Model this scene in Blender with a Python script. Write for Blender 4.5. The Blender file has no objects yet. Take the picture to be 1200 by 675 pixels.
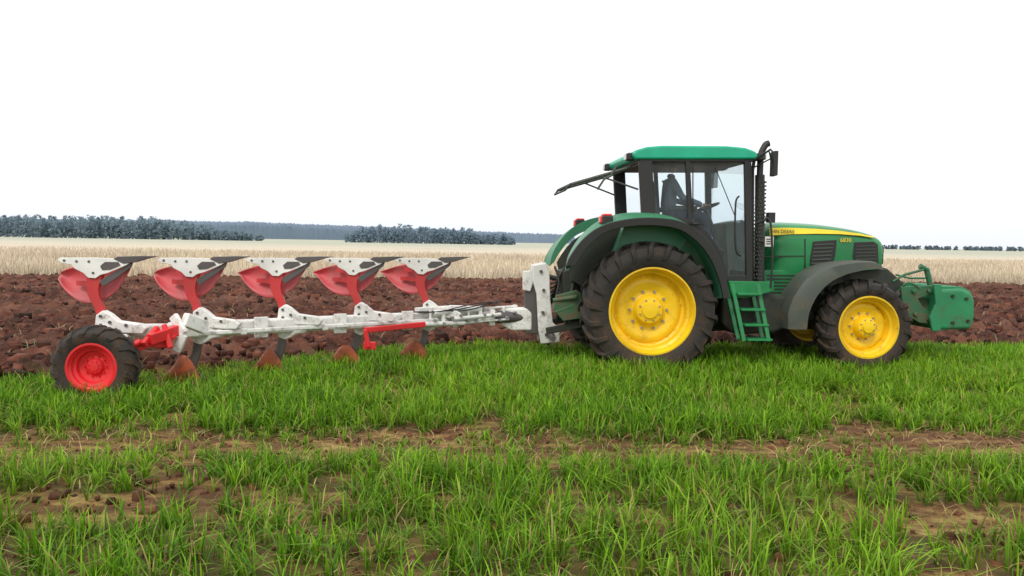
import bpy, math, random
import numpy as np
from mathutils import Vector, Matrix, Quaternion
random.seed(4); rng=np.random.default_rng(7)
S=bpy.context.scene
# ------------------------------------------------------------------ camera
F=942.0; CAMH=1.6
PITCH=math.radians(3.28); ROLL=math.radians(0.9)
R=Matrix.Rotation(math.radians(90)-PITCH,3,'X')@Matrix.Rotation(ROLL,3,'Z')
cd=bpy.data.cameras.new("camera"); cam=bpy.data.objects.new("camera",cd)
S.collection.objects.link(cam); S.camera=cam
cam.matrix_world=Matrix.Translation((0,0,CAMH))@R.to_4x4()
cd.sensor_width=36; cd.lens=36*F/1200; cd.clip_end=9000; cd.clip_start=.05
CO=Vector((0,0,CAMH))
def ray(px,py): return R@Vector(((px-600)/F,(337.5-py)/F,-1))
def W(px,py,d):
    r=ray(px,py); return CO+r*(d/r.y)
YAW=math.radians(4.5)
fw=Vector((math.cos(YAW),math.sin(YAW),0)); lf=Vector((-math.sin(YAW),math.cos(YAW),0))
wc=W(764,365,9.95)
TO=Vector((wc.x,wc.y,0))+lf*1.15
TM=Matrix.Translation(TO)@Matrix.Rotation(YAW,4,'Z'); TMI=TM.inverted()
def T(px,py,ly):
    o=TMI@CO; r=(TMI.to_3x3())@ray(px,py)
    return o+r*((ly-o.y)/r.y)
# ------------------------------------------------------------------ materials
def newmat(n):
    m=bpy.data.materials.new(n); m.use_nodes=True; nt=m.node_tree
    return m,nt,nt.nodes,nt.links,nt.nodes["Principled BSDF"]
def noise(N,L,vec,scale,detail=6,rough=.6):
    n=N.new("ShaderNodeTexNoise"); n.inputs["Scale"].default_value=scale
    n.inputs["Detail"].default_value=detail; n.inputs["Roughness"].default_value=rough
    if vec is not None: L.new(vec,n.inputs["Vector"])
    return n
def ramp(N,L,src,stops):
    r=N.new("ShaderNodeValToRGB"); e=r.color_ramp.elements
    while len(e)<len(stops): e.new(.5)
    for k,(p,c) in enumerate(stops):
        e[k].position=p; e[k].color=(*c,1) if len(c)==3 else c
    L.new(src,r.inputs[0]); return r
def mix(N,L,f,a,b,bt='MIX'):
    m=N.new("ShaderNodeMix"); m.data_type='RGBA'; m.blend_type=bt
    for s,v in ((m.inputs[0],f),(m.inputs[6],a),(m.inputs[7],b)):
        if hasattr(v,"links") : L.new(v,s)
        elif isinstance(v,(int,float)): s.default_value=v
        else: s.default_value=(*v,1)
    return m.outputs[2]
def math_(N,L,op,a,b=None,clamp=False):
    m=N.new("ShaderNodeMath"); m.operation=op; m.use_clamp=clamp
    for k,v in enumerate((a,b)):
        if v is None: continue
        if hasattr(v,"links"): L.new(v,m.inputs[k])
        else: m.inputs[k].default_value=v
    return m.outputs[0]
def paint(name,col,rough=.4,mud=.5,mudcol=(.13,.085,.05),metal=0,zmud=True,bump=.15,scale=7,dustf=.2):
    m,nt,N,L,P=newmat(name)
    tc=N.new("ShaderNodeTexCoord"); v=tc.outputs["Object"]
    n1=noise(N,L,v,scale,9,.68); n2=noise(N,L,v,scale*6,5,.7); n3=noise(N,L,v,1.7,3)
    g=N.new("ShaderNodeNewGeometry"); sx=N.new("ShaderNodeSeparateXYZ"); L.new(g.outputs["Position"],sx.inputs[0])
    hz=N.new("ShaderNodeMapRange"); hz.inputs[1].default_value=1.7; hz.inputs[2].default_value=.1
    hz.inputs[3].default_value=.0 if zmud else .5; hz.inputs[4].default_value=1.0 if zmud else .5
    L.new(sx.outputs[2],hz.inputs[0])
    s=math_(N,L,'ADD',n1.outputs[0],math_(N,L,'MULTIPLY',n2.outputs[0],.35))
    s=math_(N,L,'ADD',s,math_(N,L,'MULTIPLY',hz.outputs[0],.3*mud))
    r=ramp(N,L,s,[(.98-.33*mud,(0,0,0)),(1.16-.3*mud,(1,1,1))])
    f=math_(N,L,'MULTIPLY',r.outputs[0],min(1,mud*1.25))
    dk=mix(N,L,ramp(N,L,n3.outputs[0],[(.35,(0,0,0)),(.65,(1,1,1))]).outputs[0],tuple(c*.8 for c in col),tuple(min(1,c*1.08) for c in col))
    c=mix(N,L,f,dk,mudcol)
    dust=math_(N,L,'MULTIPLY',n2.outputs[0],dustf*mud)
    c=mix(N,L,dust,c,(.3,.25,.19))
    L.new(c,P.inputs["Base Color"])
    rr=math_(N,L,'ADD',math_(N,L,'MULTIPLY',f,.45),rough+.0,True)
    rr=math_(N,L,'ADD',rr,math_(N,L,'MULTIPLY',n2.outputs[0],.12),True)
    L.new(rr,P.inputs["Roughness"]); P.inputs["Metallic"].default_value=metal
    b=N.new("ShaderNodeBump"); b.inputs["Strength"].default_value=bump; b.inputs["Distance"].default_value=.01
    L.new(s,b.inputs["Height"]); L.new(b.outputs[0],P.inputs["Normal"])
    return m
M={}
M['green']=paint("green_paint",(.005,.23,.07),.25,.33,dustf=.3)
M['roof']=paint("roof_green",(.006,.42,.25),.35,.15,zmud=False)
M['fgreen']=paint("fender_green",(.02,.23,.11),.38,.55,dustf=.35)
M['dgreen']=paint("muddy_green",(.006,.14,.055),.45,.75)
M['wgreen']=paint("ballast_green",(.005,.25,.10),.4,.58,mudcol=(.08,.07,.04),scale=5)
M['yellow']=paint("rim_yellow",(.95,.60,.003),.35,.45,mudcol=(.28,.14,.02),scale=9)
M['stripe']=paint("stripe_yellow",(.9,.68,.03),.35,.1,zmud=False)
M['tyre']=paint("tyre_rubber",(.010,.0095,.0095),.65,.66,mudcol=(.075,.042,.025),bump=.7,scale=7,dustf=.13)
M['black']=paint("black_plastic",(.014,.016,.018),.45,.25)
M['chassis']=paint("chassis_dark",(.01,.02,.015),.6,.6,mudcol=(.06,.04,.028))
M['mudguard']=paint("mudguard_grey",(.04,.06,.05),.55,.6,dustf=.3)
M['white']=paint("white_paint",(.82,.82,.80),.4,.58,mudcol=(.24,.15,.10),scale=11)
M['frogw']=paint("frog_white",(.85,.85,.83),.4,.4,mudcol=(.3,.2,.17),scale=14,zmud=False)
M['red']=paint("red_paint",(.58,.03,.035),.45,.5,mudcol=(.25,.08,.05),scale=8)
M['redb']=paint("red_bright",(.75,.01,.018),.38,.4,mudcol=(.25,.05,.04))
M['mould']=paint("mouldboard_red",(.62,.06,.085),.38,.62,mudcol=(.38,.18,.17),scale=5,zmud=False,dustf=.5)
M['rust']=paint("worn_red_rust",(.50,.10,.03),.45,.72,mudcol=(.12,.05,.03),scale=9,zmud=False)
M['steel']=paint("worn_steel",(.12,.11,.115),.4,.5,metal=.5,zmud=False)
M['seat']=paint("seat_fabric",(.05,.055,.06),.8,.1)
M['sign']=paint("sticker_white",(.75,.75,.75),.4,.1,zmud=False)
M['cloth']=paint("jacket_cloth",(.2,.24,.3),.85,.05,zmud=False)
M['trous']=paint("trouser_cloth",(.04,.05,.08),.85,.05,zmud=False)
M['skin']=paint("skin",(.5,.3,.22),.5,.0,zmud=False,bump=.02)
M['hair']=paint("cap_dark",(.04,.04,.05),.8,.0,zmud=False)
M['hose']=paint("hose_rubber",(.02,.02,.02),.5,.3)
M['grey']=paint("grey_metal",(.3,.3,.3),.4,.5,metal=.3)
def lens(n,c):
    m,nt,N,L,P=newmat(n); P.inputs["Base Color"].default_value=(*c,1); P.inputs["Roughness"].default_value=.15
    ns=noise(N,L,None,40); b=N.new("ShaderNodeBump"); b.inputs[0].default_value=.3; L.new(ns.outputs[0],b.inputs["Height"]); L.new(b.outputs[0],P.inputs["Normal"]); return m
M['lred']=lens("lens_red",(.75,.03,.02)); M['lora']=lens("lens_orange",(.8,.25,.02)); M['lwh']=lens("lens_clear",(.6,.62,.65))
def glass():
    m,nt,N,L,P=newmat("cab_glass"); N.remove(P)
    t=N.new("ShaderNodeBsdfTransparent"); t.inputs[0].default_value=(.945,.98,.99,1)
    g=N.new("ShaderNodeBsdfGlossy"); g.inputs["Roughness"].default_value=.03
    d=N.new("ShaderNodeBsdfDiffuse"); d.inputs[0].default_value=(.65,.72,.75,1)
    ns=noise(N,L,None,1.2,5,.6); f=ramp(N,L,ns.outputs[0],[(.35,(.015,)*3),(.8,(.07,)*3)])
    ms=N.new("ShaderNodeMixShader"); L.new(f.outputs[0],ms.inputs[0]); L.new(t.outputs[0],ms.inputs[1]); L.new(d.outputs[0],ms.inputs[2])
    lw=N.new("ShaderNodeLayerWeight"); lw.inputs[0].default_value=.2
    m2=N.new("ShaderNodeMixShader"); L.new(math_(N,L,'MULTIPLY',lw.outputs["Fresnel"],.3),m2.inputs[0]); L.new(ms.outputs[0],m2.inputs[1]); L.new(g.outputs[0],m2.inputs[2])
    L.new(m2.outputs[0],N["Material Output"].inputs[0]); return m
M['glass']=glass()
# ------------------------------------------------------------------ mesh helpers
def empty(name,loc=(0,0,0),rz=0):
    e=bpy.data.objects.new(name,None); e.empty_display_size=.3
    e.location=loc; e.rotation_euler=(0,0,rz); S.collection.objects.link(e); return e
def mk(name,vs,fs,mat,parent=None,smooth=False,bevel=0,seg=2,off=None):
    if off is not None: vs=[Vector(v)-off for v in vs]
    me=bpy.data.meshes.new(name); me.from_pydata([tuple(v) for v in vs],[],fs); me.update()
    import bmesh
    bm=bmesh.new(); bm.from_mesh(me); bmesh.ops.recalc_face_normals(bm,faces=bm.faces); bm.to_mesh(me); bm.free()
    o=bpy.data.objects.new(name,me); S.collection.objects.link(o)
    o.data.materials.append(M[mat] if isinstance(mat,str) else mat)
    if parent: o.parent=parent
    if smooth:
        for p in me.polygons: p.use_smooth=True
    if bevel>0:
        b=o.modifiers.new("b",'BEVEL'); b.width=bevel; b.segments=seg; b.limit_method='ANGLE'; b.angle_limit=math.radians(35)
        b.harden_normals=False
    return o
class B:  # builder of joined geometry
    def __init__(s): s.v=[]; s.f=[]
    def add(s,vs,fs):
        k=len(s.v); s.v+= [Vector(v) for v in vs]; s.f+=[[i+k for i in f] for f in fs]
    def prism(s,pts,ya,yb):   # pts: list of (x,z); extruded in y
        n=len(pts); vs=[(p[0],ya,p[1]) for p in pts]+[(p[0],yb,p[1]) for p in pts]
        s.add(vs,[list(range(n)),list(range(2*n-1,n-1,-1))]+[[i,(i+1)%n,(i+1)%n+n,i+n] for i in range(n)])
    def hex(s,p):
        s.add(p,[[0,1,2,3],[7,6,5,4],[0,4,5,1],[1,5,6,2],[2,6,7,3],[3,7,4,0]])
    def box(s,c,d):
        c=Vector(c); a,b,e=d[0]/2,d[1]/2,d[2]/2
        s.hex([c+Vector(q) for q in ((-a,-b,-e),(a,-b,-e),(a,b,-e),(-a,b,-e),(-a,-b,e),(a,-b,e),(a,b,e),(-a,b,e))])
    def beam(s,p,q,w,h,up=(0,0,1)):
        p=Vector(p);q=Vector(q);d=(q-p).normalized(); sd=d.cross(Vector(up)).normalized()*w/2; u=sd.cross(d).normalized()*h/2
        s.hex([p-sd-u,p+sd-u,p+sd+u,p-sd+u,q-sd-u,q+sd-u,q+sd+u,q-sd+u])
    def tube(s,pts,r,n=10):
        pts=[Vector(p) for p in pts]; m=len(pts); rs=r if isinstance(r,(list,tuple)) else [r]*m
        ref=None; vs=[]
        for i in range(m):
            d=(pts[min(i+1,m-1)]-pts[max(i-1,0)]).normalized()
            if ref is None:
                ref=d.cross(Vector((0,0,1)))
                if ref.length<.05: ref=d.cross(Vector((1,0,0)))
            ref=(ref-d*ref.dot(d)).normalized(); o=d.cross(ref)
            for k in range(n):
                a=2*math.pi*k/n; vs.append(pts[i]+(ref*math.cos(a)+o*math.sin(a))*rs[i])
        fs=[[i*n+k,i*n+(k+1)%n,(i+1)*n+(k+1)%n,(i+1)*n+k] for i in range(m-1) for k in range(n)]
        fs+=[list(range(n)),list(range(m*n-1,(m-1)*n-1,-1))]
        s.add(vs,fs)
    def lathe(s,prof,c=(0,0,0),n=48,closed=False):  # prof (r,y) around Y axis
        c=Vector(c); m=len(prof); vs=[]
        for (r,y) in prof:
            for k in range(n):
                a=2*math.pi*k/n; vs.append(c+Vector((r*math.cos(a),y,r*math.sin(a))))
        fs=[[i*n+k,i*n+(k+1)%n,(i+1)*n+(k+1)%n,(i+1)*n+k] for i in range(m-1) for k in range(n)]
        if closed: fs+=[[(m-1)*n+k,(m-1)*n+(k+1)%n,(k+1)%n,k] for k in range(n)]
        s.add(vs,fs)
    def obj(s,name,mat,parent=None,**k): return mk(name,s.v,s.f,mat,parent,**k)
def smooth_curve(pts,n=6):
    pts=[Vector(p) for p in pts]; out=[]
    for i in range(len(pts)-1):
        p0=pts[max(i-1,0)];p1=pts[i];p2=pts[i+1];p3=pts[min(i+2,len(pts)-1)]
        for k in range(n):
            t=k/n; out.append(.5*((2*p1)+(p2-p0)*t+(2*p0-5*p1+4*p2-p3)*t*t+(3*p1-p0-3*p2+p3)*t**3))
    out.append(pts[-1]); return out
def wheel(prefix,parent,c,Rr,w,rr,nl,side,rimmat='yellow',hub=1.0,lug=.045,off=None):
    """side -1: outer face towards -y"""
    c=Vector(c)
    if off is not None: c=c-off
    s=side
    b=B(); hw=w/2
    half=[(rr-.005,.80*hw),(rr+.03,.90*hw),(rr+.4*(Rr-rr),1.0*hw),(Rr-.16*(Rr/.85),.99*hw),(Rr-lug-.035,.9*hw),(Rr-lug-.008,.6*hw),(Rr-lug,0)]
    prof=half+[(r,-y) for r,y in reversed(half[:-1])]
    b.lathe(prof,c,72)
    for sd in (-1,1):
        for k in range(nl):
            th0=2*math.pi*(k+(0 if sd<0 else .5))/nl
            path=[(-.02,Rr-lug,1,0),(.35,Rr-lug-.003,1,0),(.7,Rr-lug-.012,1,.1),(.93,Rr-lug-.05,.75,.65),(1.0,Rr-lug-.10*Rr/.85,.25,.95),(1.005,Rr-lug-.17*Rr/.85,.05,.95)]
            vs=[]; slant=.62*hw/Rr
            for j,(t,r,nr,ny) in enumerate(path):
                th=th0+slant*max(t,0)**1.0+(.03 if j==5 else 0)
                y=sd*hw*t*(.99 if j<4 else .985); da=.036/Rr
                hgt=lug*(1 if j<4 else (.7 if j==4 else .25))
                for (dd,o) in ((-da*1.2,-.012),(da*1.2,-.012),(da*.8,hgt),(-da*.8,hgt)):
                    rad=r+nr*o; yy=y+sd*ny*o
                    vs.append(c+Vector((rad*math.cos(th+dd),yy,rad*math.sin(th+dd))))
            fs=[[j*4+q,j*4+(q+1)%4,(j+1)*4+(q+1)%4,(j+1)*4+q] for j in range(len(path)-1) for q in range(4)]
            fs+=[[0,1,2,3],[len(vs)-1,len(vs)-2,len(vs)-3,len(vs)-4]]
            b.add(vs,fs)
    o=b.obj(prefix+"_tyre",'tyre',parent,smooth=True)
    es=o.modifiers.new("es",'EDGE_SPLIT'); es.split_angle=math.radians(38)
    b=B()
    pr=[(rr+.018,.80*hw),(rr+.022,.86*hw),(rr-.004,.87*hw),(rr-.012,.78*hw),(rr-.03,.70*hw),(rr-.035,.55*hw),(rr-.065,.48*hw),(rr-.075,.16*hw),
        (rr*.80,.10*hw),(rr*.74,.20*hw),(rr*.62,.22*hw),(rr*.5,.10*hw),(rr*.40,.10*hw),(rr*.36,.15*hw),(rr*.34,.3*hw*hub),(rr*.30,.40*hw*hub),(rr*.2,.43*hw*hub),(rr*.18,.5*hw*hub),(0.001,.52*hw*hub)]
    b.lathe([(r,s*y) for r,y in pr],c,64)
    b.lathe([(rr+.018,-s*.80*hw),(rr-.03,-s*.7*hw),(rr-.075,s*.16*hw)],c,64)
    o=b.obj(prefix+"_rim",rimmat,parent,smooth=True)
    es=o.modifiers.new("es",'EDGE_SPLIT'); es.split_angle=math.radians(40)
    b=B()
    for k in range(10):
        a=2*math.pi*k/10; p=c+Vector((rr*.45*math.cos(a),s*.10*hw,rr*.45*math.sin(a)))
        b.tube([p,p+Vector((0,s*.03,0))],rr*.032,6)
    for k in range(8):
        a=2*math.pi*(k+.5)/8; p=c+Vector((rr*.25*math.cos(a),s*.41*hw*hub,rr*.25*math.sin(a)))
        b.tube([p,p+Vector((0,s*.015,0))],rr*.022,6)
    b.obj(prefix+"_bolts",'grey' if rimmat=='yellow' else rimmat,parent)
    b=B()
    for k in range(8):
        a=2*math.pi*(k+.25)/8
        p=c+Vector((rr*.80*math.cos(a),s*.115*hw,rr*.80*math.sin(a)))
        b.tube([p,p+Vector((0,s*.012,0))],rr*.035,10)
    b.obj(prefix+"_rim_lugs",rimmat,parent)
    return o
# ------------------------------------------------------------------ TRACTOR
TR=empty("tractor",TO,YAW)
def P2(pts,ly): return [(T(x,y,ly).x,T(x,y,ly).z) for x,y in pts]
rc=T(765,365,-1.15); fc=T(1019.5,384,-1.06)
wheel("rear_wheel_near",TR,(rc.x,-.87,rc.z),.87,.62,.535,22,-1)
wheel("rear_wheel_far",TR,(rc.x,.87,rc.z),.87,.62,.535,22,1)
wheel("front_wheel_near",TR,(fc.x,-.84,fc.z),.62,.46,.39,18,-1,hub=1.7,lug=.035)
wheel("front_wheel_far",TR,(fc.x,.84,fc.z),.62,.46,.39,18,1,hub=1.7,lug=.035)
# drivetrain
b=B()
b.tube([(rc.x,-.8,rc.z),(rc.x,.8,rc.z)],.13,16)
b.box((rc.x,0,rc.z+.02),(.75,.62,.62))
b.prism(P2([(770,335),(900,322),(1000,318),(1000,352),(1030,360),(1030,388),(900,385),(770,392)],-.25),-.25,.25)
b.prism(P2([(985,312),(1040,314),(1064,335),(1066,375),(1040,388),(985,385)],-.3),-.3,.3)
b.obj("chassis",'chassis',TR,bevel=.03)
b=B(); b.beam((fc.x,-.7,fc.z),(fc.x,.7,fc.z),.2,.2); b.tube([(fc.x-.3,-.25,fc.z+.02),(fc.x-.12,-.62,fc.z)],.03)
b.obj("front_axle",'dgreen',TR,bevel=.02)
# engine detail
b=B()
b.prism(P2([(900,316),(1000,314),(1000,365),(900,372)],-.36),-.3,.3)
for (x,y,r,l) in ((925,352,.07,.12),(950,350,.09,.1),(970,338,.06,.14),(940,368,.05,.3),(905,365,.08,.1)):
    p=T(x,y,-.3); b.tube([p,p+Vector((0,-l,0))],r,14)
b.tube(smooth_curve([T(955,330,-.4),T(962,345,-.42),T(985,352,-.42),T(1005,345,-.4)]),.025)
b.tube(smooth_curve([T(900,350,-.4),T(920,362,-.42),T(945,375,-.4),T(990,372,-.35)]),.018)
b.obj("engine",'chassis',TR,bevel=.012)
# hood loft
secs=[(896,260.5,320,.45),(920,260.5,320,.455),(950,262,319,.455),(975,264.5,318,.45),(1000,268.5,317,.44),(1017,273,316,.42),(1028,278,315,.385),(1033,286,313,.34)]
def hood_ring(px,ty,by,hw):
    a=T(px,ty,-.25); c=T(px,by,-hw); x=a.x; zt=a.z; zb=c.z; H=zt-zb
    pts=[(hw*.97,zb),(hw,zb+.3*H),(hw,zb+.62*H),(hw*.985,zb+.74*H),(hw*.94,zb+.85*H),(hw*.84,zb+.93*H),(hw*.66,zb+.975*H),(hw*.33,zb+H)]
    full=[(x,-y,z) for y,z in pts]+[(x,0,zt+.012)]+[(x,y,z) for y,z in reversed(pts)]
    return full
rings=[hood_ring(*q) for q in secs]; n=len(rings[0])
vs=[v for r in rings for v in r]; fs=[[i*n+k,i*n+k+1,(i+1)*n+k+1,(i+1)*n+k] for i in range(len(rings)-1) for k in range(n-1)]
fs+=[list(range(n)),[ (len(rings)-1)*n+k for k in range(n)]]
o=mk("hood",vs,fs,'green',TR,smooth=True); sd=o.modifiers.new("s",'SUBSURF'); sd.levels=2; sd.render_levels=2
# stripe on shoulder (near & far)
for sgn,nm in ((-1,"stripe_near"),(1,"stripe_far")):
    vs=[];fs=[]
    m=6
    for i,(px,ty,by,hw) in enumerate(secs[:m]):
        a=T(px,ty,-.25); c=T(px,by,-hw); H=a.z-c.z; k=1-i/(m-.6)
        z1=c.z+(.885)*H; z0=c.z+(.885-.135*k-.015)*H
        y1=hw*.925+.008; y0=hw*.975+.010
        vs+=[(a.x,sgn*y0,z0),(a.x,sgn*y1,z1)]
    fs=[[2*i,2*i+1,2*i+3,2*i+2] for i in range(m-1)]
    o=mk(nm,vs,fs,'stripe',TR); so=o.modifiers.new("s",'SOLIDIFY'); so.thickness=.012; so.offset=0
# hood side vents
for sg in (-1,1):
    t="near" if sg<0 else "far"
    def prism_s(b,pts,ya,yb): b.prism(P2(pts,-abs(ya)),sg*abs(ya),sg*abs(yb))
    b=B(); prism_s(b,[(953,283),(981,281),(979,300),(973,317),(949,318),(950,300)],.464,.43); b.obj("hood_vent_"+t,'black',TR,bevel=.008)
    b=B(); prism_s(b,[(1001,284),(1024,283),(1029,286),(1030,309),(1004,313),(999,300)],.447,.36); b.obj("grille_side_"+t,'black',TR,bevel=.008)
    b=B()
    for k in range(7):
        y=286+k*4.4; prism_s(b,[(954-k*.6,y),(977-k*.8,y-1),(977-k*.8,y+.6),(954-k*.6,y+1.6)],.474,.462)
    for k in range(6):
        y=288+k*3.9; prism_s(b,[(1003,y),(1027,y-.6),(1027,y+.4),(1003,y+1)],.455,.445)
    b.obj("vent_slats_"+t,'mudguard',TR)
    b=B(); prism_s(b,[(893,317),(944,316),(948,322),(940,344),(912,348),(893,346)],.44,.38); b.obj("side_panel_"+t,'green',TR,bevel=.012)
    b=B()
    for k in range(6):
        y=322+k*4; prism_s(b,[(899,y),(936-k*1.2,y),(936-k*1.2,y+1.6),(899,y+1.6)],.449,.438)
    b.obj("side_panel_louvres_"+t,'chassis',TR)
    # panel seams
    b=B(); prism_s(b,[(943,280),(944.2,280),(944.2,318),(943,318)],.461,.44); prism_s(b,[(896,300),(943,299.4),(943,300.4),(896,301)],.461,.44); b.obj("hood_seams_"+t,'black',TR)
# front grille
p=T(1033,300,-.3)
b=B(); b.box((p.x+.012,0,T(1033,299,-.3).z),(.05,.6,.26)); b.obj("front_grille",'black',TR,bevel=.02)
b=B()
for s_ in (-1,1): b.box((p.x+.03,s_*.2,T(1033,292,-.3).z),(.05,.15,.09))
b.obj("headlights",'lwh',TR,bevel=.015)
# text
def text(name,body,loc,size,mat,rx=90):
    c=bpy.data.curves.new(name,'FONT'); c.body=body; c.size=size; c.extrude=.001; c.materials.append(M[mat])
    o=bpy.data.objects.new(name,c); S.collection.objects.link(o); o.parent=TR; o.location=loc; o.rotation_euler=(math.radians(rx),0,0); return o
q=T(898,272.8,-.46); text("hood_lettering","JOHN DEERE",(q.x,-.466,q.z),.068,'black',84)
q=T(984,283.5,-.46); text("model_number","6830",(q.x,-.468,q.z),.08,'stripe')
# cab
CY=.80
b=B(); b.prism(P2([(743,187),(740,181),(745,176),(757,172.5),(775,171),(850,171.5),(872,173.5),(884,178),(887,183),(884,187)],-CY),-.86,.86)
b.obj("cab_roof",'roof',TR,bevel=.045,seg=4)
b=B(); b.prism(P2([(748,184),(884,184),(882,190),(750,190)],-CY),-.83,.83); b.obj("cab_headliner",'black',TR,bevel=.01)
b=B()
def both(pts,a=.83,c=.76,bb=None):
    for s_ in (-1,1): (bb or b).prism(P2(pts,-CY),s_*a,s_*c)
both([(748,188),(764,188),(767,256),(752,262)])
both([(803,189),(808,189),(812,263),(806,262)])
both([(872,189),(880,189),(881,335),(874,335)])
both([(764,250),(808,257),(812,264),(766,260)],.826,.765)
both([(809,255),(813,259),(829,271),(843,292),(851,318),(856,329),(846,330),(836,300),(824,278),(807,262)],.824,.77)
both([(850,322),(878,322),(878,331),(852,331)],.822,.77)
b.obj("cab_pillars",'black',TR,bevel=.012)
b=B()
for s_ in (-1,1):
    b.prism(P2([(757,190),(805,190),(805,256),(757,253)],-CY),s_*.79,s_*.786)
    b.prism(P2([(806,190),(876,190),(876,325),(852,325),(842,296),(828,273),(809,259)],-CY),s_*.79,s_*.786)
fx=T(878,190,-CY).x; fz0=T(878,325,-CY).z; fz1=T(878,188,-CY).z
b.box((fx,0,(fz0+fz1)/2),(.006,1.5,fz1-fz0))
b.obj("cab_windows",'glass',TR)
b=B()
rx=T(752,190,-CY).x; rz1=T(752,188,-CY).z; rz0=T(752,262,-CY).z
b.box((rx+.03,0,rz0-.1),(.06,1.5,.3)); b.box((rx+.03,0,rz1-.02),(.06,1.5,.05))
b.box((fx,0,fz0-.05),(.05,1.5,.25)); b.box(((rx+fx)/2,0,T(800,335,-CY).z),(fx-rx,1.46,.06))
b.obj("cab_frame",'black',TR,bevel=.01)
b=B(); b.tube([T(812,262,-.84),T(818,262,-.86),T(824,262,-.84)],.012); b.tube([T(838,196,-.835),T(862,255,-.835)],.006,6); b.tube([T(812,195,-.835),T(812,250,-.835)],.008,6)
b.tube(smooth_curve([T(866,230,-.84),T(862,240,-.88),T(862,290,-.88),T(868,300,-.84)]),.012)
b.obj("door_hardware",'black',TR)
b=B(); b.prism(P2([(812,266),(826,276),(842,298),(852,330),(896,330),(896,345),(845,350),(800,352),(790,300)],-.74),-.78,.78); b.obj("cab_base",'dgreen',TR,bevel=.02)
b=B(); both([(852,329),(905,330),(905,341),(870,350),(856,348)],.86,.8); b.obj("cab_sill",'green',TR,bevel=.01)
# open rear window
b=B()
A0=T(739,196,-.62); A1=T(669,216,-.62)
for a_,c_ in (((A0.x,-.62,A0.z),(A1.x,-.62,A1.z)),((A0.x,.62,A0.z),(A1.x,.62,A1.z)),((A1.x,-.62,A1.z),(A1.x,.62,A1.z)),((A0.x,-.62,A0.z),(A0.x,.62,A0.z))):
    b.tube([a_,c_],.02,8)
b.tube([(A1.x+.0,-.62,A1.z),(A1.x-.06,-.5,A1.z-.07),(A1.x-.06,.5,A1.z-.07),(A1.x,.62,A1.z)],.014,8)
b.tube([T(748,222,-.7),T(705,207,-.62)],.012,8); 
q=T(748,222,-.7); q2=T(705,207,-.62); b.tube([(q.x,.7,q.z),(q2.x,.62,q2.z)],.012,8)
b.tube([T(722,196,-.78),T(716,206,-.78),T(708,210,-.78),T(700,222,-.78)],.014,8)
b.obj("rear_window_frame",'mudguard',TR)
b=B(); b.hex([(A0.x,-.6,A0.z),(A1.x,-.6,A1.z),(A1.x,.6,A1.z),(A0.x,.6,A0.z)]+[(A0.x,-.6,A0.z+.006),(A1.x,-.6,A1.z+.006),(A1.x,.6,A1.z+.006),(A0.x,.6,A0.z+.006)]); b.obj("rear_window_glass",'glass',TR)
# work lights
b=B()
for s_ in (-1,1):
    for x,y in ((738,184),(890,184)):
        q=T(x,y,-.72); b.box((q.x,s_*.72,q.z),(.1,.14,.1))
b.obj("work_lights",'black',TR,bevel=.02)
b=B()
for s_ in (-1,1):
    q=T(732.5,184,-.72); b.box((q.x,s_*.72,q.z),(.012,.11,.075)); q=T(896,184,-.72); b.box((q.x,s_*.72,q.z),(.012,.11,.075))
b.obj("work_light_lenses",'lwh',TR,bevel=.004)
# interior
b=B()
q=T(783,262,0)
b.box((q.x,0,q.z),(.5,.5,.14)); b.hex([Vector((q.x-.22,-.24,q.z))+Vector(v) for v in ((-.06,0,0),(.08,0,0),(.08,.48,0),(-.06,.48,0),(-.16,.03,.6),(-.06,.03,.62),(-.06,.45,.62),(-.16,.45,.6))])
b.box((q.x-.33+.02,0,q.z+.72),(.09,.26,.18))
b.box((q.x,0,q.z-.2),(.3,.3,.3)); b.box((q.x+.1,-.33,q.z+.2),(.4,.08,.07)); b.box((q.x+.1,.33,q.z+.2),(.4,.08,.07))
b.obj("seat",'seat',TR,bevel=.04,seg=3)
b=B()
sw=T(826,244,0)
b.tube([T(846,300,0),sw],.04,10)
b.prism(P2([(842,262),(862,258),(872,268),(872,330),(846,330)],0),-.28,.28)
b.prism(P2([(766,262),(820,272),(842,330),(790,330)],-.6),-.74,-.5)
b.obj("dashboard",'mudguard',TR,bevel=.02)
b=B(); nrm=(sw-T(846,300,0)).normalized(); u=Vector((0,1,0)); v_=nrm.cross(u)
ring=[sw+(u*math.cos(a)+v_*math.sin(a))*.2 for a in [2*math.pi*k/28 for k in range(29)]]
b.tube(ring,.014,8)
for a in (0.5,2.6,4.7): b.tube([sw,sw+(u*math.cos(a)+v_*math.sin(a))*.2],.012,6)
b.obj("steering_wheel",'black',TR,smooth=True)
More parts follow.
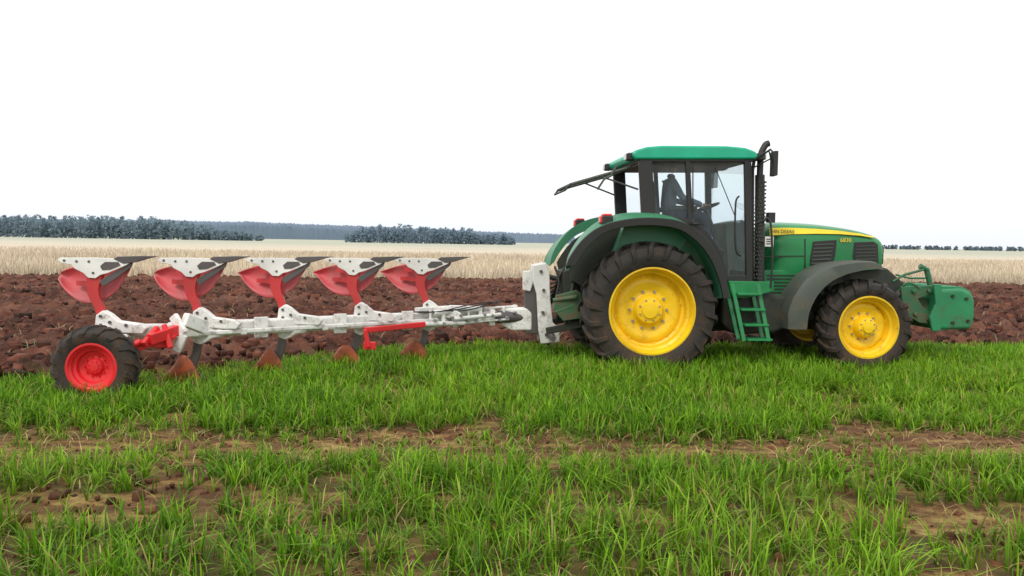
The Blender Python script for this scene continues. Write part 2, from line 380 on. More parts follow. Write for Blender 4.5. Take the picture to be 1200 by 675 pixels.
# rear fenders
oc=[(663,312),(668,300),(683,280),(704,265),(733,257),(766,255),(799,260),(824,276),(841,300),(851,328),(855,350)]
ic=[(674,312),(679,303),(691,287),(709,273),(735,266),(765,264.5),(795,269),(817,284),(833,305),(843,331),(847,350)]
hc=[(667,318),(672,298),(687,275),(708,258),(735,249),(768,248),(796,253),(815,266),(832,290),(846,322),(852,350)]
for sg in (-1,1):
    t="near" if sg<0 else "far"
    O=smooth_curve([(*P2([p],-1.15)[0],0) for p in oc],5); I=smooth_curve([(*P2([p],-1.15)[0],0) for p in ic],5); H=smooth_curve([(*P2([p],-1.15)[0],0) for p in hc],5)
    n=len(O); vs=[];fs=[]
    for i in range(n):
        o_,i_,h_=O[i],I[i],H[i]
        vs+=[(i_[0],sg*1.17,i_[1]),(o_[0],sg*1.175,o_[1]),(o_[0],sg*1.12,o_[1]),(i_[0],sg*1.12,i_[1])]
    fs=[[i*4+k,i*4+(k+1)%4,(i+1)*4+(k+1)%4,(i+1)*4+k] for i in range(n-1) for k in range(4)]+[[0,1,2,3],[n*4-1,n*4-2,n*4-3,n*4-4]]
    mk("fender_lip_"+t,vs,fs,'black',TR,smooth=False,bevel=.008)
    vs=[]
    for i in range(n):
        o_,h_,i_=O[i],H[i],I[i]
        for (y,f,gz) in ((1.125,0,-.0),(1.06,.35,0),(.98,.65,0),(.88,.85,0),(.78,1,0)):
            p=o_.lerp(h_,f); vs.append((p[0],sg*y,p[1]+.0))
        for y in (.78,1.1):
            p=i_ ; vs.append((p[0],sg*y,p[1]+.012))
    m=7
    fs=[[i*m+k,i*m+(k+1)%m,(i+1)*m+(k+1)%m,(i+1)*m+k] for i in range(n-1) for k in range(m)]+[list(range(m)),[ (n-1)*m+k for k in range(m)]]
    o=mk("rear_fender_"+t,vs,fs,'fgreen',TR,smooth=True); es=o.modifiers.new("e",'EDGE_SPLIT'); es.split_angle=math.radians(40)
    poly=[(p[0],p[1]) for p in I[::3]]+[P2([(850,350)],-1)[0],P2([(815,352)],-1)[0],(rc.x+.25,rc.z),(rc.x-.25,rc.z),P2([(700,345)],-1)[0],P2([(676,330)],-1)[0]]
    b=B(); b.prism(poly,sg*.56,sg*.53); b.obj("wheel_arch_wall_"+t,'chassis',TR)
    q=T(711,260,-1.05); b=B(); b.box((q.x,sg*1.03,q.z+.02),(.14,.16,.12)); b.obj("tail_lamp_housing_"+t,'black',TR,bevel=.02)
    b=B(); b.box((q.x-.06,sg*1.03,q.z+.03),(.06,.13,.09)); b.box((q.x+.0,sg*1.03,q.z+.085),(.12,.13,.03)); b.obj("tail_lamp_lens_"+t,'lred',TR,bevel=.012)
    b=B(); b.prism(P2([(735,262),(752,250),(812,258),(830,275),(842,300),(850,330),(840,345),(760,350),(720,300)],-.9),sg*.775,sg*.6)
    b.obj("fender_inner_"+t,'fgreen',TR,bevel=.02)
# steps
b=B()
for (xa,xb) in ((858,872),(888,901)):
    a=T(xa,333,-1.05); c=T(xb,400,-1.12); b.beam(a,c,.05,.015,up=(0,1,0)); 
    b.beam(a+Vector((0,.25,0)),c+Vector((0,.2,0)),.05,.015,up=(0,1,0))
for y,x0,x1 in ((344,861,889),(362,865,893),(380,869,897),(397,872,901)):
    a=T(x0,y,-1.0); c=T(x1,y,-1.0); b.box(((a.x+c.x)/2,-1.0,a.z),(c.x-a.x,.25,.03))
b.obj("access_steps",'green',TR,bevel=.006)
for sg in (-1,1):
    b=B(); b.prism(P2([(846,345),(900,343),(935,350),(932,380),(905,390),(860,392),(846,380)],-.75),sg*.8,sg*.32); b.obj("fuel_tank_"+("near" if sg<0 else "far"),'chassis',TR,bevel=.05,seg=3)
b=B(); b.tube(smooth_curve([T(903,338,-.95),T(905,300,-.95),T(903,262,-.93),T(897,255,-.9)]),.014)
b.obj("handrail",'black',TR)
# exhaust
b=B()
e=lambda x,y:T(x,y,-.66)
b.tube([e(890,348),e(890,330)],.05,14); b.tube([e(890,332),e(890.5,205)],.062,16); b.tube(smooth_curve([e(890.5,206),e(891,190),e(892,180),e(897,170),e(901,168)]),[.042]*25,14)
b.tube([e(881,345),e(882,200),e(884,186)],.022,10)
b.obj("exhaust_stack",'black',TR,smooth=True).modifiers.new("e",'EDGE_SPLIT').split_angle=math.radians(40)
b=B()
for k in range(26):
    for j in range(10):
        z=e(890,326-k*4.5).z; a=2*math.pi*(j+.5*(k%2))/10; cc=e(890.2,260)
        b.box((cc.x+.0625*math.cos(a),-.66+.0625*math.sin(a),z),(.016,.016,.02))
b.obj("exhaust_shield_slots",'mudguard',TR)
# mirrors
for sg in (-1,1):
    t="near" if sg<0 else "far"
    b=B(); a=T(884,188,-.84); q=T(903,175,-1.1); q2=T(907,180,-1.15)
    mir=lambda v:Vector((v.x,sg*abs(v.y),v.z))
    b.tube([mir(a),mir(q),mir(q2)],.014,8); b.tube([mir(T(884,196,-.84)),mir(T(903,186,-1.1)),mir(T(901,176,-1.1))],.01,8)
    q3=T(907,192,-1.15)
    vs=[]
    m4=Matrix.Rotation(sg*math.radians(8),3,'Z')
    for zz in (-.15,.15):
        for (dx,dy) in ((-.025,-.1),(.025,-.1),(.025,.1),(-.025,.1)):
            vs.append(Vector((q3.x,sg*1.15,q3.z+zz))+m4@Vector((dx,dy,0)))
    b.hex(vs); b.obj("mirror_"+t,'black',TR,bevel=.02)
b=B(); q=T(903,255,-.75); b.box((q.x,-.75,q.z),(.09,.1,.13)); b.tube([q,T(885,262,-.7)],.014); b.obj("indicator_lamp",'black',TR,bevel=.02)
b=B(); q=T(901.5,283,-.8); b.box((q.x,-.8,q.z),(.115,.008,.13)); b.obj("registration_sticker",'sign',TR)
b=B()
for dz in (-.03,0,.03): b.box((q.x,-.806,q.z+dz),(.08,.004,.012))
b.tube([(q.x,-.79,q.z),(q.x-.1,-.72,q.z)],.012,6)
b.obj("registration_marks",'black',TR)
# front mudguards
fo=[(925,386),(926,365),(935,343),(951,323),(974,311),(1000,306.5),(1022,306),(1034,311)]
fi=[(945,386),(948,366),(957,347),(971,332),(990,322),(1010,317),(1024,315),(1034,316)]
for sg in (-1,1):
    O=smooth_curve([(*P2([p],-1.07)[0],0) for p in fo],4); I=smooth_curve([(*P2([p],-1.07)[0],0) for p in fi],4); n=len(O); vs=[]
    for i in range(n):
        o_,i_=O[i],I[i]
        m_=o_.lerp(i_,.18); 
        vs+=[(i_[0],sg*1.085,i_[1]),(m_[0],sg*1.07,m_[1]),(o_[0],sg*1.03,o_[1]),(o_[0],sg*.62,o_[1]),(m_[0],sg*.62,m_[1]),(m_[0],sg*1.04,m_[1]),(i_[0],sg*1.06,i_[1])]
    m=7
    fs=[[i*m+k,i*m+(k+1)%m,(i+1)*m+(k+1)%m,(i+1)*m+k] for i in range(n-1) for k in range(m)]+[list(range(m)),[(n-1)*m+k for k in range(m)]]
    o=mk("front_mudguard_"+("near" if sg<0 else "far"),vs,fs,'mudguard',TR,smooth=True); o.modifiers.new("e",'EDGE_SPLIT').split_angle=math.radians(45)
# front linkage + ballast
b=B()
b.prism(P2([(1098,339),(1128,338),(1139,343),(1143,352),(1143,372),(1139,386),(1098,387)],-.5),-.5,.5)
b.obj("front_ballast",'wgreen',TR,bevel=.05,seg=4)
b=B()
for k in range(9):
    y=-.44+k*.11
    b.prism(P2([(1100,335.5),(1130,336),(1141,342),(1144.5,352),(1144.5,371),(1140,384),(1100,386)],-.5),y,y+.035)
b.prism(P2([(1094,333),(1103,333),(1104,360),(1102,388),(1092,388),(1089,372),(1096,356)],-.5),-.515,-.47)
b.obj("ballast_ribs",'wgreen',TR,bevel=.01)
b=B()
for (x_,y_) in ((1116,347),(1132,350),(1116,378),(1134,376)):
    q=T(x_,y_,-.5); b.tube([Vector((q.x,-.495,q.z)),Vector((q.x,-.525,q.z))],.022,8)
b.obj("ballast_bolts",'chassis',TR)
b=B()
for y in (-.42,.34):
    b.prism(P2([(1054,336),(1094,334),(1096,342),(1074,350),(1080,360),(1096,370),(1094,380),(1076,378),(1062,370),(1056,356)],-.38),y,y+.06)
b.prism(P2([(1060,345),(1094,350),(1094,376),(1066,372)],-.3),-.3,.3)
for (x_,y_) in ((1070,341),(1088,341),(1072,368),(1088,374)):
    q=T(x_,y_,-.42); b.tube([q,q-Vector((0,.04,0))],.03,10)
b.obj("front_linkage",'dgreen',TR,bevel=.012)
b=B()
b.tube([T(1046,330,-.3),T(1060,322,-.3),T(1082,316,-.25)],.018,8)
b.tube([T(1078,312,-.2),T(1086,316,-.2),T(1090,334,-.2)],.04,8)
b.tube([T(1050,322,.2),T(1066,326,.2),T(1084,326,.2)],.014,8)
b.tube(smooth_curve([T(1050,345,-.35),T(1062,332,-.42),T(1075,336,-.42),T(1080,348,-.38)]),.014,8)
b.obj("front_top_link",'dgreen',TR)
# rear linkage
b=B()
for sg in (-1,1):
    mm=lambda v:Vector((v.x,sg*abs(v.y),v.z))
    b.beam(mm(T(690,378,-.4)),mm(T(640,388,-.45)),.05,.09)
    b.tube([mm(T(672,330,-.35)),mm(T(662,384,-.42))],.03,8)
    b.beam(mm(T(700,322,-.35)),mm(T(668,326,-.37)),.06,.1)
    b.tube([mm(T(684,368,-.3)),mm(T(672,330,-.3))],.045,10)
b.tube([T(690,335,0),T(642,324,0)],.035,10)
b.prism(P2([(660,318),(700,306),(720,320),(720,385),(680,392),(662,370)],-.3),-.3,.3)
b.obj("rear_linkage",'chassis',TR,bevel=.015)
b=B()
for k in range(7):
    y=-.25+k*.08; x0=676+k*2
    b.tube(smooth_curve([T(x0,322+k*3,y),T(664-k,312+k*5,y),T(652-k*1.5,330+k*5,y*.6),T(640,334+k*5,y*.3),T(630-k,350+k*2,y*.3)]),.013,8)
b.tube(smooth_curve([T(650,312,-.3),T(655,330,-.35),T(652,352,-.35),T(660,372,-.3)]),.016,8)
b.obj("hydraulic_hoses",'hose',TR,smooth=True)
b=B()
b.prism(P2([(652,346),(676,340),(690,350),(688,372),(660,376),(648,362)],-.5),-.52,-.44)
b.tube([T(648,352,-.5),T(676,348,-.55)],.03); b.tube([T(650,366,-.5),T(672,358,-.5)],.025)
b.obj("linkage_bracket",'dgreen',TR,bevel=.01)
# ------------------------------------------------------------------ DRIVER
DO=Vector((T(783,262,0).x,0,T(783,262,0).z)); DR=empty("driver",TM@DO,YAW)
def skin(name,vs,es,rs,mat,par,lv=2):
    me=bpy.data.meshes.new(name); me.from_pydata([tuple(v) for v in vs],es,[]); me.update()
    o=bpy.data.objects.new(name,me); S.collection.objects.link(o); o.parent=par; me.materials.append(M[mat])
    m=o.modifiers.new("skin",'SKIN'); m.use_smooth_shade=True
    for k,r in enumerate(rs):
        rr_=r if isinstance(r,tuple) else (r,r)
        me.skin_vertices[0].data[k].radius=rr_
    me.skin_vertices[0].data[0].use_root=True
    s=o.modifiers.new("ss",'SUBSURF'); s.levels=lv; s.render_levels=lv; return o
h=Vector((0,0,.12)); swl=sw-DO
vs=[h,h+Vector((-.01,0,.2)),h+Vector((-.0,0,.38)),h+Vector((.02,0,.5)),h+Vector((.03,0,.57))]
es=[(0,1),(1,2),(2,3),(3,4)]; rs=[(.17,.12),(.15,.11),(.18,.12),(.07,.07),(.055,.055)]
for sg in (-1,1):
    k=len(vs); hand=swl+Vector((-.03,sg*.17,.03))
    vs+=[h+Vector((.0,sg*.19,.44)),h+Vector((.12,sg*.25,.22)),hand-Vector((.06,0,-.01))]; es+=[(2,k),(k,k+1),(k+1,k+2)]; rs+=[.062,.047,.034]
skin("jacket",vs,es,rs,'cloth',DR)
vs=[h];es=[];rs=[(.16,.12)]
for sg in (-1,1):
    k=len(vs); vs+=[h+Vector((.08,sg*.1,-.0)),h+Vector((.45,sg*.14,.0)),h+Vector((.55,sg*.14,-.4)),h+Vector((.68,sg*.14,-.44))]; es+=[(0,k),(k,k+1),(k+1,k+2),(k+2,k+3)]; rs+=[.09,.065,.05,.045]
skin("trousers",vs,es,rs,'trous',DR)
hb=h+Vector((.03,0,.57))
skin("head",[hb,hb+Vector((.01,0,.06)),hb+Vector((.025,0,.12)),hb+Vector((.02,0,.19)),hb+Vector((.0,0,.235))],[(0,1),(1,2),(2,3),(3,4)],[.052,.058,(.078,.075),(.09,.08),(.06,.055)],'skin',DR)
skin("nose",[hb+Vector((.09,0,.15)),hb+Vector((.115,0,.115)),hb+Vector((.09,0,.105))],[(0,1),(1,2)],[.012,.015,.01],'skin',DR,1)
for sg in (-1,1):
    skin("ear",[hb+Vector((.01,sg*.085,.16)),hb+Vector((.005,sg*.09,.12))],[(0,1)],[.018,.012],'skin',DR,1)
    skin("eye",[hb+Vector((.092,sg*.033,.152)),hb+Vector((.098,sg*.033,.152))],[(0,1)],[.01,.008],'hair',DR,1)
    hand=swl+Vector((-.03,sg*.17,.03))
    skin("palm",[hand-Vector((.06,0,-.01)),hand],[(0,1)],[.028,(.04,.02)],'skin',DR,1)
    for j in range(4):
        y=(j-1.5)*.02; L_=.03-.004*abs(j-1.3)
        skin("finger",[hand+Vector((0,y,0)),hand+Vector((L_,y,.012)),hand+Vector((L_+.022,y,-.01)),hand+Vector((L_+.01,y,-.03))],[(0,1),(1,2),(2,3)],[.009,.009,.008,.007],'skin',DR,1)
    skin("thumb",[hand+Vector((-.02,-sg*.03,0)),hand+Vector((.005,-sg*.05,-.01)),hand+Vector((.025,-sg*.045,-.025))],[(0,1),(1,2)],[.011,.01,.008],'skin',DR,1)
    skin("boot",[h+Vector((.55,sg*.14,-.4)),h+Vector((.57,sg*.14,-.47)),h+Vector((.76,sg*.15,-.49))],[(0,1),(1,2)],[.055,.05,.04],'hair',DR,1)
skin("mouth",[hb+Vector((.088,-.02,.08)),hb+Vector((.092,0,.08)),hb+Vector((.088,.02,.08))],[(0,1),(1,2)],[.006,.007,.006],'red',DR,1)
skin("cap",[hb+Vector((-.01,0,.20)),hb+Vector((0,0,.25)),],[(0,1)],[.093,.06],'hair',DR)
skin("cap_peak",[hb+Vector((.06,0,.205)),hb+Vector((.15,0,.195))],[(0,1)],[(.06,.012),(.04,.008)],'hair',DR,1)
# ------------------------------------------------------------------ PLOUGH
d0=8.2; PB=Vector((-.504*d0,d0,0)); Pa=.0942*d0; Pb=.0657*d0; STEP=Vector((Pa,Pb,0)); PZ=.6
PO=Vector((-2.2,9.4,0)); PL=empty("reversible_plough",PO)
class PBld(B):
    def obj(s,name,mat,**k): return mk(name,s.v,s.f,mat,PL,off=PO,**k)
def bp(i,dz=0,dn=0):
    nrm=Vector((STEP.y,-STEP.x,0)).normalized()   # towards camera
    return PB+STEP*i+Vector((0,0,PZ+dz))+nrm*dn
b=PBld(); b.beam(bp(.62),bp(4.9),.17,.16); b.beam(bp(-.12,.03),bp(.75,.0),.14,.13)
b.obj("main_beam",'white',bevel=.018)
b=PBld(); b.beam(bp(.9,-.03,.17),bp(4.0,-.01,.17),.045,.045)
for i in (1.4,2.4,3.4): b.beam(bp(i,-.03,.06),bp(i,-.03,.2),.07,.07)
b.obj("adjusting_bar",'white',bevel=.01)
RZ=Matrix.Rotation(YAW,3,'Z')
for i in range(5):
    base=PB+STEP*i+Vector((0,0,PZ))
    for sz,suf in ((1,"upper"),(-1,"lower")):
        def L2(x,y,z): return base+RZ@Vector((x,y,z*sz))
        def pr(name,pts,ya,yb,mat,bev=.006):
            bb=PBld(); n=len(pts); vs=[L2(x,ya,z) for x,z in pts]+[L2(x,yb,z) for x,z in pts]
            bb.add(vs,[list(range(n)),list(range(2*n-1,n-1,-1))]+[[k,(k+1)%n,(k+1)%n+n,k+n] for k in range(n)])
            return bb.obj(name,mat,bevel=bev)
        low=sz<0; nm="_%s_%d"%(suf,i+1)
        if not low: bk=[(-.12,.02),(-.1,.19),(-.03,.24),(.04,.20),(.12,.13),(.34,.10),(.40,.06),(.36,.0)]
        else: bk=[(-.12,.02),(-.1,.14),(-.03,.17),(.04,.14),(.10,.10),(.2,.085),(.24,.05),(.2,.0)]
        pr("bracket"+nm,bk,-.055,.055,'white',.012)
        if not low:
            bb=PBld()
            for (x,z) in ((-.05,.18),(.04,.12),(.2,.09),(-.05,.09)): bb.tube([L2(x,-.07,z),L2(x,-.05,z)],.017,6)
            bb.obj("bracket_bolts"+nm,'steel')
        cl_=smooth_curve([(-.06,.13 if low else .17,0),(-.08,.27,0),(-.12,.36,0),(-.14,.45,0),(-.13,.55,0),(-.10,.66,0)],4)
        wd=[.040+.045*(k/(len(cl_)-1))**1.6 for k in range(len(cl_))]
        a_=[];c_=[]
        for k,p in enumerate(cl_):
            d=(cl_[min(k+1,len(cl_)-1)]-cl_[max(k-1,0)]).normalized(); nn=Vector((d.y,-d.x,0))
            a_.append(p+nn*wd[k]); c_.append(p-nn*wd[k])
        pr("leg"+nm,[(p.x,p.y) for p in a_+c_[::-1]],-.028,.028,'red' if not low else 'steel',.006)
        fr=[(-.47,.745),(-.44,.77),(-.1,.775),(.18,.765),(.28,.755),(.20,.70),(.10,.655),(.02,.62),(-.05,.60),(-.10,.565),(-.17,.57),(-.22,.62),(-.30,.66),(-.33,.70),(-.42,.715)]
        pr("frog"+nm,fr,-.05,-.032,'frogw' if not low else 'rust',.004)
        sh=[(.52,.80),(.36,.80),(.12,.79),(.08,.765),(.18,.715),(.30,.735),(.42,.775)]
        pr("share"+nm,sh,-.055,.01,'steel',.004)
        pr("shin"+nm,[(.26,.735),(.16,.68),(.02,.60),(-.08,.53),(-.03,.48),(.10,.57),(.24,.68)],-.028,-.0,'steel',.004)
        pr("landside_dark"+nm,[(-.0,.735),(.13,.735),(.15,.70),(.05,.655),(-.03,.65),(-.05,.69)],-.058,-.049,'steel',.003)
        bb=PBld()
        for (x,z) in ((-.40,.742),(-.28,.735),(-.12,.62),(.18,.745),(-.16,.735)):
            bb.tube([L2(x,-.056,z),L2(x,-.046,z)],.013,8)
        bb.obj("bolts"+nm,'steel')
        nu,nv=18,11; vs=[];fs=[]
        for a in range(nu):
            u=a/(nu-1)
            if low:
                xt=.10-.55*u; xb=-.04-.34*u; zt=.755-.05*u-.10*u**3; zb=.55-.27*max(0,math.sin(math.pi*u**.9))**.7
            else:
                xt=.26-.88*u; zt=.755-.05*u-.10*u**3
                xb=.14-.74*u-.04*math.sin(u*math.pi); zb=.56-.25*max(0,math.sin(math.pi*u**.85))**.8-.02*u
            for c in range(nv):
                v=c/(nv-1)
                x=xt*(1-v)+xb*v; z=zt*(1-v)+zb*v
                x-= .05*math.sin(v*math.pi)*u**2*1.6
                y=(.01+.36*u**1.25+.15*math.sin(v*math.pi*.9)*(.25+u) - .16*v*u) if not low else (-.04+.16*u**1.25-.10*math.sin(v*math.pi*.6)*math.sin(u*math.pi))
                vs.append(L2(x,y,z))
        fs=[[a*nv+c,a*nv+c+1,(a+1)*nv+c+1,(a+1)*nv+c] for a in range(nu-1) for c in range(nv-1)]
        o=mk("mouldboard"+nm,vs,fs,'mould' if not low else 'rust',PL,smooth=True,off=PO)
        so=o.modifiers.new("s",'SOLIDIFY'); so.thickness=.014
        if not low:
            bb=PBld(); bb.beam(L2(-.13,.0,.50),L2(-.40,.24,.50),.03,.05); bb.beam(L2(-.13,0,.60),L2(-.34,.2,.62),.03,.05); bb.obj("stay"+nm,'red')
# headstock
def H(px,py,ly): return TM@T(px,py,ly)
def hp(name,pts,ya,yb,mat,bev=.012):
    bb=PBld(); n=len(pts); q=[T(x,y,-.2) for x,y in pts]
    vs=[TM@Vector((p.x,ya,p.z)) for p in q]+[TM@Vector((p.x,yb,p.z)) for p in q]
    bb.add(vs,[list(range(n)),list(range(2*n-1,n-1,-1))]+[[k,(k+1)%n,(k+1)%n+n,k+n] for k in range(n)])
    return bb.obj(name,mat,bevel=bev)
for ya in (-.2,.12):
    hp("headstock_plate"+("_near" if ya<0 else "_far"),[(625,311),(640,308),(644,318),(645,350),(648,378),(656,385),(656,401),(634,403),(631,388),(629,345),(624,328)],ya,ya+.05,'white')
hp("headstock_core",[(616,335),(632,326),(640,335),(640,396),(628,392),(616,392)],-.1,.1,'steel')
hp("headstock_side",[(613,318),(623,317),(626,330),(622,342),(613,340)],-.14,-.1,'white')
b=PBld()
for (x,y) in ((634,318),(637,340),(640,392),(648,392),(636,366)):
    q=T(x,y,-.2); b.tube([TM@q,TM@(q-Vector((0,.03,0)))],.022,8)
a=T(645,394,-.2)
b.tube([TM@Vector((a.x,-.5,a.z)),TM@Vector((a.x,.5,a.z))],.035,12)
b.tube([H(622,372,0),bp(4.7)],.09,16)
b.obj("cross_shaft",'steel',smooth=True).modifiers.new("e",'EDGE_SPLIT')
hp("turnover_housing",[(590,362),(618,362),(624,368),(624,388),(600,388),(588,382)],-.12,.14,'white',.02)
b=PBld()
b.tube([bp(3.95,.08,.16),bp(4.75,.11,.14)],.036,12); b.tube([bp(4.7,.11,.14),bp(5.3,.12,.12)],.018,8)
b.tube([bp(3.7,-.05,.20),bp(4.4,-.06,.22)],.03,12); b.tube([bp(4.4,-.06,.22),bp(5.2,-.04,.2)],.016,8)
b.tube([bp(4.2,.0,.24),bp(5.0,.03,.22)],.026,12)
for k in range(8):
    q=bp(3.9+.2*k,.01+.03*math.sin(k*2.1),.15); b.beam(q-Vector((0,0,.10)),q+Vector((0,0,.11)),.04+.03*(k%2),.03+.02*(k%3),up=(1,.3,0))
b.beam(bp(3.75,.12,.05),bp(4.3,.13,.05),.12,.05); b.beam(bp(4.35,.13,0),bp(4.8,.10,0),.2,.05)
b.beam(bp(4.7,.0,.1),bp(5.45,.02,.05),.1,.12)
for i in (1.55,2.55,3.5): 
    b.beam(bp(i,0,.11),bp(i+.16,0,.11),.04,.23)
b.obj("turnover_mechanism",'white',bevel=.008)
b=PBld()
for k in range(12):
    q=bp(3.8+.13*k,.05*math.cos(k*1.7),.21); b.tube([q,q+Vector((.03,-.05,0))],.018,8)
b.tube([bp(4.3,.08,.16),bp(4.36,.08,.16)],.045,12); b.tube([bp(4.72,.11,.14),bp(4.76,.11,.14)],.045,12)
b.obj("pins",'grey')
b=PBld()
for k in range(3):
    b.tube(smooth_curve([bp(5.1,.2-.03*k,.05),bp(4.8,.16+.02*k,.16+.02*k),bp(4.4,.1+.03*k,.2),bp(4.0,.1,.15+.02*k),bp(3.6,.10,.09)]),.008,6)
b.obj("plough_hoses",'hose')
b=PBld(); b.beam(W(427,387,9.5),W(498,380,10.0),.05,.065); b.beam(W(428,386,9.5),W(432,407,9.5),.06,.05,up=(1,0,0)); b.beam(W(426,405,9.5),W(440,405,9.55),.06,.09); 
b.beam(W(175,398,7.95),W(210,386,8.3),.08,.11); b.beam(W(160,402,7.95),W(200,404,8.2),.05,.07); b.beam(W(168,404,7.9),W(185,384,8.1),.05,.06); b.tube([W(113,430,7.8),W(165,400,7.95)],.035,10)
b.beam(W(160,410,7.95),W(206,394,8.2),.03,.04); b.beam(W(192,380,8.15),W(200,408,8.1),.04,.05,up=(1,0,0))
b.obj("red_adjusters",'redb',bevel=.01)
b=PBld()
b.beam(W(203,370,8.3),W(216,392,8.25),.05,.10); b.beam(W(216,392,8.25),W(207,412,8.25),.05,.08); b.beam(W(216,374,8.3),W(240,384,8.5),.1,.14)
b.obj("wheel_bracket",'white',bevel=.012)
wcx=W(113,429,7.78)
PWE=empty("depth_wheel",wcx,YAW); PWE.parent=PL; PWE.location=wcx-PO
wheel("depth_wheel",PWE,(0,0,0),.405,.28,.225,16,-1,rimmat='redb',lug=.02,hub=.8)
# ------------------------------------------------------------------ GROUND
tab=rng.random((256,256))
def vn(x,y,s,o=0):
    x=x*s+o*17.3+1000; y=y*s+o*31.7+1000
    xi=np.floor(x).astype(int); yi=np.floor(y).astype(int); fx_=x-xi; fy=y-yi
    fx_=fx_*fx_*(3-2*fx_); fy=fy*fy*(3-2*fy)
    a=tab[xi%256,yi%256]; b_=tab[(xi+1)%256,yi%256]; c=tab[xi%256,(yi+1)%256]; d=tab[(xi+1)%256,(yi+1)%256]
    return (a*(1-fx_)+b_*fx_)*(1-fy)+(c*(1-fx_)+d*fx_)*fy
def fbm(x,y,s,o=0,n=4,g=.5):
    t=0;a=1;w=0
    for k in range(n): t=t+a*vn(x,y,s*2**k,o+k*3); w+=a; a*=g
    return t/w
def ss(t): t=np.clip(t,0,1); return t*t*(3-2*t)
def edge(x): return 9.0+.09*x+3.1*ss((x+5.6)/5.2)
def far(x): return 32.4+.15*x
def masks(x,y):
    n=(fbm(x,y,1.2,5)-.5)
    pl=ss((y-edge(x)+n*.7)/.35)*ss((far(x)-y+n*2.0)/.7)
    dry=ss((y-far(x)-n*2.0)/.7)
    return pl,dry
def grassness(x,y):
    s0=y-.085*x; c1_=fbm(x,y,1.1,11); c2_=fbm(x,y,4,12)
    bare=np.exp(-((s0-6.12+.12*np.sin(x*.7)+.5*(c1_-.5))/.50)**4)
    d=1-.92*bare*np.clip(1.5-1.2*c2_,.6,1)
    d=d*(1-.45*np.exp(-((s0-4.95)/.16)**2))
    d=d*(1-.3*np.exp(-((s0-8.3)/.2)**2))
    nm=ss((4.9-s0)/.4)
    d=d*(1-nm*(.12+.82*ss((x+.1)/1.2))*ss((.60-c1_)*6+.5))
    d=d*np.clip((c1_-.25)*6,.10,1)*np.clip((c2_-.22)*4.5,.18,1)
    return d,bare,c1_,c2_,s0
def cat(*a): return np.unique(np.concatenate(a))
xs=cat(np.array([-6000,-2500,-1200,-600,-300,-150,-90,-60,-42,-33,-28]),np.arange(-25,28,.075),np.array([30,35,45,65,100,180,350,700,1400,2800,6000]))
ys=cat(np.array([-3000,-800,-200,-60,-20,-8,-3,0,1.0]),np.arange(1.5,14,.06),np.arange(14,42,.1),np.array([44,48,55,65,80,100,130,170,220,300,420,600,900,1500,2600,4500,8000]))
X,Y=np.meshgrid(xs,ys); 
pl,dry=masks(X,Y); gr=grassness(X,Y)[0]
s_=Y-.085*X+.25*(fbm(X,Y,.5,9)-.5)
fur=np.sin(s_*2*math.pi/.48)
bil=1-np.abs(2*fbm(X,Y,2.6,2,4,.55)-1)*2.2
bil2=1-np.abs(2*vn(X,Y,7.5,8)-1)
Z=pl*(.03+.07*fur+.21*(bil-.55)+.10*(bil2-.5)+.06*(vn(X,Y,12,3)-.5)) + (1-pl)*(1-dry)*(.05*(fbm(X,Y,1.7,4)-.5)+.035*(fbm(X,Y,9,6,3)-.5))
fade=ss((X+60)/30)*ss((60-X)/30)*ss((Y+10)/10); Z=Z*fade
nx,ny=len(xs),len(ys)
def fastmesh(name,V,Q,mat,cols=None,attrs=None,smooth=False):
    me=bpy.data.meshes.new(name); me.vertices.add(len(V)); me.vertices.foreach_set("co",V.astype(np.float32).ravel())
    nq=len(Q); me.loops.add(nq*4); me.loops.foreach_set("vertex_index",Q.astype(np.int32).ravel())
    me.polygons.add(nq); me.polygons.foreach_set("loop_start",np.arange(0,nq*4,4,dtype=np.int32))
    if smooth: me.polygons.foreach_set("use_smooth",np.ones(nq,dtype=bool))
    me.update(calc_edges=True); 
    if cols is not None:
        a=me.color_attributes.new("Col",'FLOAT_COLOR','POINT'); a.data.foreach_set("color",np.concatenate([cols,np.ones((len(cols),1))],1).astype(np.float32).ravel())
    for k,v in (attrs or {}).items():
        a=me.attributes.new(k,'FLOAT','POINT'); a.data.foreach_set("value",v.astype(np.float32).ravel())
    me.materials.append(mat); o=bpy.data.objects.new(name,me); S.collection.objects.link(o); return o
V=np.stack([X.ravel(),Y.ravel(),Z.ravel()],1)
ii=(np.arange(ny-1)[:,None]*nx+np.arange(nx-1)[None,:]).ravel()
Q=np.stack([ii,ii+1,ii+nx+1,ii+nx],1)
